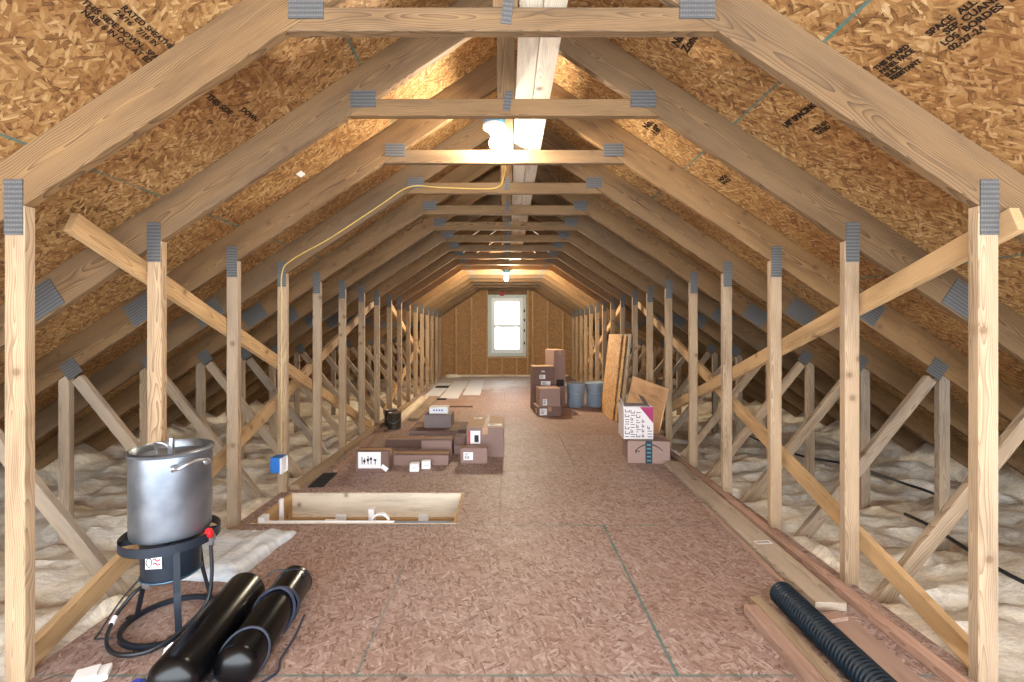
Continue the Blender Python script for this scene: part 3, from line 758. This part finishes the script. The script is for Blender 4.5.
# ------------------------------------------------------------------ cardboard boxes
def barcode(par, w, h, face_m, seed, mat='white', ink=True, nm='shipping_label'):
    l = link(nm, box(-w / 2, w / 2, -h / 2, h / 2, 0, .0012), M[mat], par, mtx=face_m)
    if ink:
        rr = random.Random(seed); bm = bmesh.new(); x = -w * .38
        while x < w * .1:
            q = w * rr.uniform(.012, .035); bx(bm, x, x + q, -h * .32, h * .02, .0012, .0016); x += q + w * rr.uniform(.015, .04)
        for k in range(3): bx(bm, -w * .38, w * rr.uniform(-.1, .35), h * (.12 + .1 * k), h * (.16 + .1 * k), .0012, .0016)
        link('print', bm, M['ink'], l)
    return l
def carton(label, x0, x1, y0, d, hgt, z=0.0, rz=0.0, mat='card', top=None, tape=True, group=None, name='cardboard_box'):
    """Closed carton: walls, two top flaps meeting at a taped seam. Origin at the middle of its front bottom edge."""
    w = x1 - x0
    t = thing(name, label, 'box', ((x0 + x1) / 2, y0, z), rz, group)
    link('box_body', box(-w / 2, w / 2, 0, d, 0, hgt - .004, bev=.003), M[mat], t)
    long_x = w >= d
    bm = bmesh.new()
    if long_x:
        bx(bm, -w / 2 + .001, w / 2 - .001, .001, d / 2 - .002, hgt - .0035, hgt, .001); bx(bm, -w / 2 + .001, w / 2 - .001, d / 2 + .002, d - .001, hgt - .0035, hgt, .001)
    else:
        bx(bm, -w / 2 + .001, -.002, .001, d - .001, hgt - .0035, hgt, .001); bx(bm, .002, w / 2 - .001, .001, d - .001, hgt - .0035, hgt, .001)
    link('top_flap', bm, M[top or mat], t)
    if tape:
        tp = bmesh.new(); q = .026
        if long_x:
            bx(tp, -w / 2 - .0008, w / 2 + .0008, d / 2 - q, d / 2 + q, hgt + .0001, hgt + .0009)
            bx(tp, w / 2 + .0001, w / 2 + .0009, d / 2 - q, d / 2 + q, hgt - .06, hgt + .0009); bx(tp, -w / 2 - .0009, -w / 2 - .0001, d / 2 - q, d / 2 + q, hgt - .06, hgt + .0009)
        else:
            bx(tp, -q, q, -.0008, d + .0008, hgt + .0001, hgt + .0009)
            bx(tp, -q, q, -.0009, -.0001, hgt - min(.07, hgt * .5), hgt + .0009)
        link('tape', tp, M['tape'], t)
    t['dims'] = (w, d, hgt)
    return t
def on_front(x, z): return frame3((1, 0, 0), (0, 0, 1), (x, -.0006, z))
def on_top(t, x, y): return frame3((1, 0, 0), (0, 1, 0), (x, y, t['dims'][2] + .001))
def on_left(t, y, z): return frame3((0, -1, 0), (0, 0, 1), (-t['dims'][0] / 2 - .0006, y, z))

G1 = 'cartons piled on the floor at the left'
k = carton('brown carton with large white label, front left of the floor pile', -1.275, -.995, 3.85, .14, .176, mat='card_dark', group=G1)
l = link('shipping_label', box(-.095, .095, -.068, .068, 0, .0012), M['white'], k, mtx=on_front(-.02, .10))
text('print', 'ıŞ1  t', .10, M['blue_grey'], l, (-.075, -.035, .0013), bold=.002) if False else None
bm = bmesh.new(); rr = random.Random(3)
for x in (-.065, -.045, -.015, .01, .045): 
    bx(bm, x, x + .007, -.035, .035 - rr.random() * .03, .0012, .0016)
    bx(bm, x - .008, x + .012, rr.uniform(-.03, .02), rr.uniform(-.03, .02) + .008, .0012, .0017)
link('print', bm, M['ink'], l)
link('small_tag', box(-.03, .03, -.018, .018, 0, .002), M['white'], k, mtx=frame3((.8, 0, -.6), (.6, 0, .8), (.105, -.0008, .035)))
carton('long low carton at the front of the floor pile, behind two tiny white boxes', -1.0, -.52, 4.04, .16, .092, mat='card', top='card_dark', group=G1)
carton('squarish carton behind the long low one, middle of the floor pile', -.815, -.525, 4.35, .20, .148, mat='card', top='card_dark', group=G1)
carton('low wide carton at the left of the floor pile, second row', -1.235, -.86, 4.66, .17, .082, mat='card_dark', top='card', group=G1)
carton('lower of two small stacked cartons beside the big floor carton', -.512, -.40, 4.40, .2, .085, mat='card', group=G1, tape=False)
carton('upper of two small stacked cartons beside the big floor carton', -.512, -.40, 4.41, .19, .072, z=.0855, mat='card_dark', group=G1, tape=False)
carton('long flat carton at the back of the floor pile, grey box on it', -1.07, -.535, 4.95, .50, .105, mat='card', top='card_dark', group=G1)
carton('narrow carton end beside the long flat back carton', -.53, -.445, 4.95, .42, .12, mat='card_dark', group=G1, tape=False)
e = carton('greyish carton on the flat back carton, under the blue printed box', -.925, -.625, 5.10, .26, .145, z=.1055, mat='card_grey', group=G1, tape=False)
e3 = thing('white_box', 'white box with blue print standing on the greyish carton', 'box', (-.775, 5.17, .2515))
link('box_body', box(-.105, .105, 0, .15, 0, .068, bev=.002), M['white'], e3)
link('lid_flap', box(-.104, .104, .001, .149, .0682, .071, bev=.0005), M['white'], e3)
bm = bmesh.new()
for q in range(4): bx(bm, -.06 + q * .03, -.042 + q * .03, -.0008, -.0002, .028, .046)
link('print', bm, M['blue_ink'], e3)
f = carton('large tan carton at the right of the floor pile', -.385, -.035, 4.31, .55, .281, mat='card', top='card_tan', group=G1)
bm = box(-.055, .055, -.06, .06, 0, .0012); l = link('shipping_label', bm, M['white'], f, mtx=on_front(-.10, .185))
link('red_stripe', box(-.055, -.038, -.06, .06, .0012, .0018), M['red'], l)
link('print', box(.0, .04, -.045, .02, .0012, .0016), M['ink'], l)
barcode(f, .13, .09, on_top(f, .09, .10), 8); barcode(f, .08, .06, on_top(f, -.09, .43), 9)
g = carton('small carton with white label in front of the large tan carton', -.42, -.18, 4.10, .11, .138, mat='card', group=G1)
barcode(g, .085, .07, on_front(-.05, .065), 11)
for x0, y0, lab in ((-.82, 3.86, 'left one of two tiny white boxes before the long low carton'), (-.735, 3.935, 'right one of two tiny white boxes before the long low carton')):
    w = thing('white_box', lab, 'box', (x0 + .037, y0, 0), .06, 'tiny white boxes on the floor')
    link('box_body', box(-.037, .037, 0, .06, 0, .064, bev=.002), M['white'], w)
    link('lid_flap', box(-.036, .036, .001, .059, .0642, .066, bev=.0005), M['white'], w)
    link('print', box(-.02, .02, -.0006, -.0001, .03, .034), M['blue_grey'], w)

G2 = 'cartons stacked near the window wall'
a = carton('bottom carton of the tall stack, white label at its front corner', .415, .755, 6.37, .38, .127, rz=.12, mat='card_dark', top='card', group=G2)
barcode(a, .10, .09, on_front(-.09, .06), 21); barcode(a, .07, .06, on_left(a, .12, .06), 22)
bb = carton('pinkish carton on the bottom carton of the tall stack', .445, .735, 6.40, .33, .25, z=.1275, rz=.1, mat='card_pink', group=G2, tape=False)
barcode(bb, .06, .085, on_front(-.07, .06), 23)
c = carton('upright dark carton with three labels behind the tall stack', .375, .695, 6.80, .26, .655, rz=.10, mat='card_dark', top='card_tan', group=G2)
barcode(c, .09, .06, on_front(-.02, .50), 24); barcode(c, .14, .11, on_front(.03, .38), 25); barcode(c, .05, .02, on_front(-.01, .58), 26)
e2 = carton('carton under the tallest box, pale blue label on it', .70, .90, 7.08, .36, .30, rz=.25, mat='card', group=G2, tape=False)
barcode(e2, .07, .15, on_front(-.04, .17), 27)
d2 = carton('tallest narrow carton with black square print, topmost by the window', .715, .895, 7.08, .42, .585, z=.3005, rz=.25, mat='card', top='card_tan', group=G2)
link('black_print', box(-.075, .045, .03, .13, 0, .001), M['ink'], d2, mtx=on_front(.02, .0))

# box with the arrow and the printed box on it
am = carton('wide carton with dark tape and curved arrow, by the right posts', 1.075, 1.445, 4.10, .32, .20, rz=-.10, mat='card_pink', top='card', tape=False, group='cartons by the right posts')
tp = bmesh.new(); bx(tp, -.03, .03, -.0012, -.0002, 0, .2); bx(tp, -.03, .03, -.0012, .32, .2002, .2012)
tpo = link('printed_tape', tp, M['black_tape'], am)
bm = bmesh.new()
for z in (.02, .055, .09, .125, .16): bx(bm, -.018, .018, -.0018, -.0012, z, z + .012)
link('print', bm, M['teal_ink'], tpo)
pts = [(.12 * math.cos(q), -.002, .155 + .085 * math.sin(q) * 1.0 - .0) for q in [PI * 1.12 + PI * .76 * k / 16 for k in range(17)]]
pts = [(-.115 + .235 * k / 16, -.0015, .115 - .0 - .055 * (1 - ((k - 8) / 8) ** 2) * -1) for k in range(17)]
bm = tube(bmesh.new(), pts, lambda q: .003 + .003 * math.sin(PI * q), 6, False)
bm2 = bm; a0 = Vector(pts[0])
strap(bm, [a0 + Vector((.005, 0, -.028)), a0, ], .009, .002, (1, 0, .0)); strap(bm, [a0 + Vector((.035, 0, -.012)), a0 + Vector((-.002, 0, .0))], .009, .002, (0, 0, 1)); 
for v in bm.verts: v.co.y = -.0004 + (v.co.y + .0015) * .15
link('curved_arrow', bm, M['ink'], am)
pk = thing('printed_box', 'white box printed black and pink, flaps open, on the wide arrow carton', 'box', (1.185, 4.16, .2005 + .0008), -.04, 'cartons by the right posts')
W_, D_, H_ = .265, .24, .295
bm = bmesh.new()
for q in ((-W_ / 2, W_ / 2, 0, .004, 0, H_), (-W_ / 2, W_ / 2, D_ - .004, D_, 0, H_), (-W_ / 2, -W_ / 2 + .004, .004, D_ - .004, 0, H_), (W_ / 2 - .004, W_ / 2, .004, D_ - .004, 0, H_), (-W_ / 2, W_ / 2, 0, D_, 0, .004)): bx(bm, *q)
link('box_body', bm, M['white_card'], pk)
bm = bmesh.new(); vs = [bm.verts.new(q) for q in ((.01, -.0008, H_ - .003), (W_ / 2 - .001, -.0008, H_ - .003), (W_ / 2 - .001, -.0008, H_ - .15))]; bm.faces.new(vs)
bmesh.ops.solidify(bm, geom=bm.faces[:], thickness=.0006)
link('pink_corner', bm, M['pink'], pk)
bm = bmesh.new(); rr = random.Random(12)
for col in range(5):
    z = .02
    while z < H_ - .03:
        hh = rr.choice((.006, .012, .03)); x = -W_ / 2 + .012 + col * .05; ww = rr.choice((.02, .036, .042))
        top_at = H_ - .02 - max(0, (x + ww - .0)) * 1.2
        if z + hh < top_at: 
            bx(bm, x, x + ww, -.0012, -.0002, z, z + .006)
            if hh > .02: bx(bm, x, x + .006, -.0012, -.0002, z, z + hh); bx(bm, x + ww - .006, x + ww, -.0012, -.0002, z, z + hh * .7)
        z += hh + .014
link('print', bm, M['ink'], pk)
link('flap', box(-.075, 0, .0, D_ * .55, 0, .004), M['white_card'], pk, (-W_ / 2 + .002, .01, H_), (.25, 1.05, .1))
link('flap', box(0, .10, 0, D_ * .9, 0, .004), M['card_grey'], pk, (W_ / 2 - .03, .01, H_), (0, -2.1, 0))
link('flap', box(-W_ / 2 + .01, W_ / 2 - .01, -.09, 0, 0, .003), M['card_grey'], pk, (0, D_ - .004, H_ - .004), (.12, 0, 0))

# ------------------------------------------------------------------ buckets, cans
def bucket(loc, label):
    t = thing('bucket', label, 'bucket', loc, 0, 'blue grey buckets')
    link('bucket_body', lathe([(0, 0), (.125, 0), (.129, .006), (.140, .25), (.146, .252), (.147, .268), (.141, .27), (.142, .30), (.149, .302), (.150, .325), (.143, .327), (.144, .355), (.149, .358), (.149, .366), (.143, .368), (.128, .03), (0, .02)], 44), M['bucket'], t, smooth=True)
    link('bucket_lid', lathe([(0, .362), (.13, .362), (.135, .372), (.152, .373), (.155, .368), (.155, .352), (.151, .352)], 44), M['bucket'], t, smooth=True)
    pts = [(.152 * math.cos(q), -.02 - .145 * abs(math.sin(q)) , .315 - .10 * abs(math.sin(q))) for q in [PI + PI * k / 18 for k in range(19)]]
    link('bail', tube(bmesh.new(), pts, .003, 6, False), M['silver'], t, smooth=True)
bucket((1.062, 7.18, 0), 'blue grey lidded bucket nearer the tall carton stack')
bucket((1.372, 7.22, 0), 'blue grey lidded bucket nearer the leaning panels')
def can(loc, label):
    t = thing('paint_can', label, 'can', loc, 0, 'dark cans by the left posts')
    link('can_body', lathe([(0, 0), (.08, 0), (.083, .003), (.083, .008), (.08, .011), (.08, .182), (.083, .186), (.083, .194), (.079, .195), (.079, .187), (0, .187)], 36), M['can'], t, smooth=True)
    link('can_lid', lathe([(0, .188), (.062, .188), (.066, .194), (.074, .194), (.076, .188)], 36), M['silver'], t, smooth=True)
    link('bail', tube(bmesh.new(), [(.083 * math.cos(q), -.083 * abs(math.sin(q)) - .004, .15 - .07 * abs(math.sin(q))) for q in [PI + PI * k / 14 for k in range(15)]], .002, 6, False), M['silver'], t, smooth=True)
can((-1.365, 5.56, 0), 'front dark paint can beside the left posts')
can((-1.462, 5.77, 0), 'dark paint can half hidden behind the front can')

# ------------------------------------------------------------------ leaning sheets by the right posts
def leaning(name, y0, y1, xb, xt, L, mat, label, cat, th=.012, zb=0.0):
    """A sheet standing on the floor at x = xb and leaning outward to x = xt."""
    dz = math.sqrt(L * L - (xt - xb) ** 2)
    ex = (0, -1, 0); ey = Vector((xt - xb, 0, dz)).normalized()
    m = frame3(ex, ey, (xb, y1, zb + .002))
    return tag(link(name, box(0, y1 - y0, 0, L, -th, 0, bev=.0015), mat, mtx=m), label, cat)
leaning('strand_board_sheet', 6.05, 6.80, 1.375, 1.50, 1.135, M['osb_panel'], 'front strand board sheet leaning on right posts beside the bucket', 'panel')
leaning('strand_board_sheet', 5.92, 6.7, 1.40, 1.525, 1.12, M['osb_panel'], 'second strand board sheet, sandwiched in the leaning row by the bucket', 'panel')
leaning('strand_board_sheet', 5.80, 6.9, 1.43, 1.552, 1.14, M['greywood'], 'greyish rear sheet of the leaning row, against the right posts', 'panel', .02)
leaning('plywood_sheet', 4.44, 5.68, 1.415, 1.548, .635, M['ply'], 'half sheet of plywood leaning behind the printed box', 'panel', .012)

# ------------------------------------------------------------------ loose lumber
def lumber(label, p0, p1, w, t, mat='greywood', name='lumber_board', up=(1, 0, 0), group=None):
    return tag(board(name, p0, p1, w, t, M[mat], up=up), label, 'board', group)
lumber('long wide grey board lying along the right floor edge', (1.365, 1.94, .0195), (1.447, 4.05, .0195), .130, .037, 'driftwood')
lumber('thin board edge lying inside the long grey board', (1.272, 2.0, .011), (1.323, 3.1, .011), .026, .02, 'pinkwood')
lumber('long dusty pink board against the right posts', (1.475, .75, .0195), (1.56, 4.85, .0195), .05, .037, 'pinkwood')
tg = tag(link('lumber_tag', box(-.045, .045, -.02, .02, 0, .001), M['white_card'], loc=(1.385, 2.49, .0385), rot=(0, 0, .1)), 'small printed paper tag on the long grey board', 'tag')
bm = bmesh.new()
for q in range(6): bx(bm, -.036 + q * .012, -.03 + q * .012, -.008, .008, .001, .0014)
link('print', bm, M['ink'], tg)
lumber('reddish plank lying flat between the black pipe and pink board', (1.295, .75, .0075), (1.325, 1.89, .0075), .16, .013, 'pinkwood')
lumber('short brown offcut at the end of the long grey board', (1.28, 1.86, .022), (1.37, 1.88, .022), .05, .016, 'pinkwood')
lumber('inner stick of the pair left of the black pipe', (.978 + .032, .9, .0205), (.985 + .032, 1.925, .0205), .056, .039, 'pinkwood')
lumber('outer stick of the pair touching the black pipe', (1.070, .9, .0205), (1.070, 1.985, .0205), .05, .039, 'greywood')
lumber('long flat board along the left floor edge behind the hatch', (-1.583, 3.42, .0195), (-1.587, 7.4, .0195), .07, .037, 'greywood')
lumber('short pale board end beside the dark cans', (-1.235, 6.05, .0195), (-1.27, 7.9, .0195), .13, .037, 'greywood')
lumber('pale greenish board lying behind the dark cans', (-1.42, 5.85, .0195), (-1.45, 8.1, .0195), .12, .037, 'white_board')
lumber('thin strip along the left edge near the white label carton', (-1.44, 3.85, .009), (-1.46, 5.4, .009), .05, .016, 'pinkwood')
# corrugated pipe
prof = []
Lp = 1.35; npx = 84
for q in range(npx * 6 + 1):
    u = q / (npx * 6) * Lp; prof.append((0.0495 + .0026 * math.sin(q / 6 * 2 * PI), u))
prof = [(0, 0.0), (.03, -.002), (.046, .004)] + [(r, u + .006) for r, u in prof] + [(0, Lp + .01)]
m = Matrix.Rotation(-PI / 2, 4, 'Z') @ Matrix.Rotation(PI / 2, 4, 'Y')
m = frame3((1, 0, 0), (0, 0, 1), (1.178, 1.985, .0555))
pipe = tag(link('drain_pipe', lathe(prof, 36), M['pipe'], mtx=m, smooth=False), 'black corrugated pipe lying between sticks and planks', 'pipe')
for q in pipe.data.polygons: q.use_smooth = True
# black cables over the right foam
def cable(pts, label):
    tag(link('black_cable', tube(bmesh.new(), pts, .011, 8), M['rubber'], smooth=True), label, 'cable')
def fp(px, py, z=-.01):
    D = (EYE - z) * 460 / (py - 330.5); return ((px - 507.5) * D / 460, D, z)
cable([fp(743, 434), fp(795, 454), fp(840, 463), fp(861, 469), fp(900, 482), fp(932, 493), fp(951, 504, .05), fp(952, 517, .06), fp(935, 526, .03)], 'black cable on the right foam, curling under a diagonal web')
cable([fp(905, 514), fp(930, 526), fp(965, 548), fp(1000, 570), fp(1040, 590), fp(1100, 620)], 'black cable on the right foam, running out past the front post')

# black flat vent piece, far white panels
bm = box(-.06, .06, -.17, .17, 0, .006, bev=.002)
for q in range(9): bx(bm, -.05, .05, -.15 + q * .035, -.142 + q * .035, .006, .009)
tag(link('vent_grille', bm, M['black_matte'], loc=(-1.46, 3.645, 0), rot=(0, 0, .05)), 'flat black grille lying on the floor behind the hatch', 'grille')
for x0, x1, y0, y1, lab in ((-1.50, -1.22, 8.3, 10.3, 'white panel lying along the far left posts'), (-1.18, -.86, 8.0, 10.7, 'middle white panel on the far floor'), (-.82, -.50, 8.4, 11.0, 'white panel on the far floor nearest the room centre')):
    w = x1 - x0
    tag(link('foam_board', box(-w / 2, w / 2, 0, y1 - y0, 0, .012, bev=.002), M['drywall'], loc=((x0 + x1) / 2, y0, 0), rot=(0, 0, .02)), lab, 'panel')
for x, y, w, d, zz, lab in ((-1.35, 9.4, .26, .25, .013, 'black shingle piece on the far white panel'), (-1.17, 7.85, .24, .12, 0, 'dark strip before the white panels'), (-.72, 7.1, .36, .06, 0, 'dark brown lath on the far floor')):
    tag(link('dark_strip', box(-w / 2, w / 2, 0, d, 0, .015, bev=.003), M['black_matte'] if w < .3 else M['card_dark'], loc=(x, y, zz)), lab, 'strip')
crumple('foam_scrap', (1.25, 9.6, 0), .16, .12, .05, M['foam'], 'pale foam scrap on the floor beyond the buckets', 'foam scrap')
crumple('foam_scrap', (-1.35, 11.4, 0), .16, .10, .05, M['foam'], 'pale foam scrap at the foot of the window wall, left', 'foam scrap')
t = thing('red_tag', 'small dark red tag pinned above the window', 'tag', (-.14, YB - .112, 2.135))
link('tag_disc', lathe([(0, 0), (.06, 0), (.065, .01), (.05, .03), (0, .035)], 24), M['dark_red'], t, rot=FRONT, smooth=True)

# ------------------------------------------------------------------ light
w = bpy.data.worlds.new('sky'); bpy.context.scene.world = w; w.use_nodes = True
bg = w.node_tree.nodes['Background']; bg.inputs[0].default_value = (.86, .93, 1.0, 1); bg.inputs[1].default_value = 9.6

# ------------------------------------------------------------------ camera
cam = bpy.data.cameras.new('camera'); co = bpy.data.objects.new('camera', cam); C.objects.link(co)
co.location = (0, 0, EYE); co.rotation_euler = (PI / 2, 0, 0)
cam.sensor_width = 36; cam.sensor_fit = 'HORIZONTAL'; cam.lens = 460 / 1024 * 36
cam.shift_x = (512 - 507.5) / 1024; cam.shift_y = -(341 - 330.5) / 1024
cam.clip_start = .05; cam.clip_end = 100
sc = bpy.context.scene; sc.camera = co
sc.view_settings.view_transform = 'Standard'; sc.view_settings.look = 'None'
sc.view_settings.gamma = 1; sc.view_settings.use_curve_mapping = False; sc.view_settings.exposure = 0.24
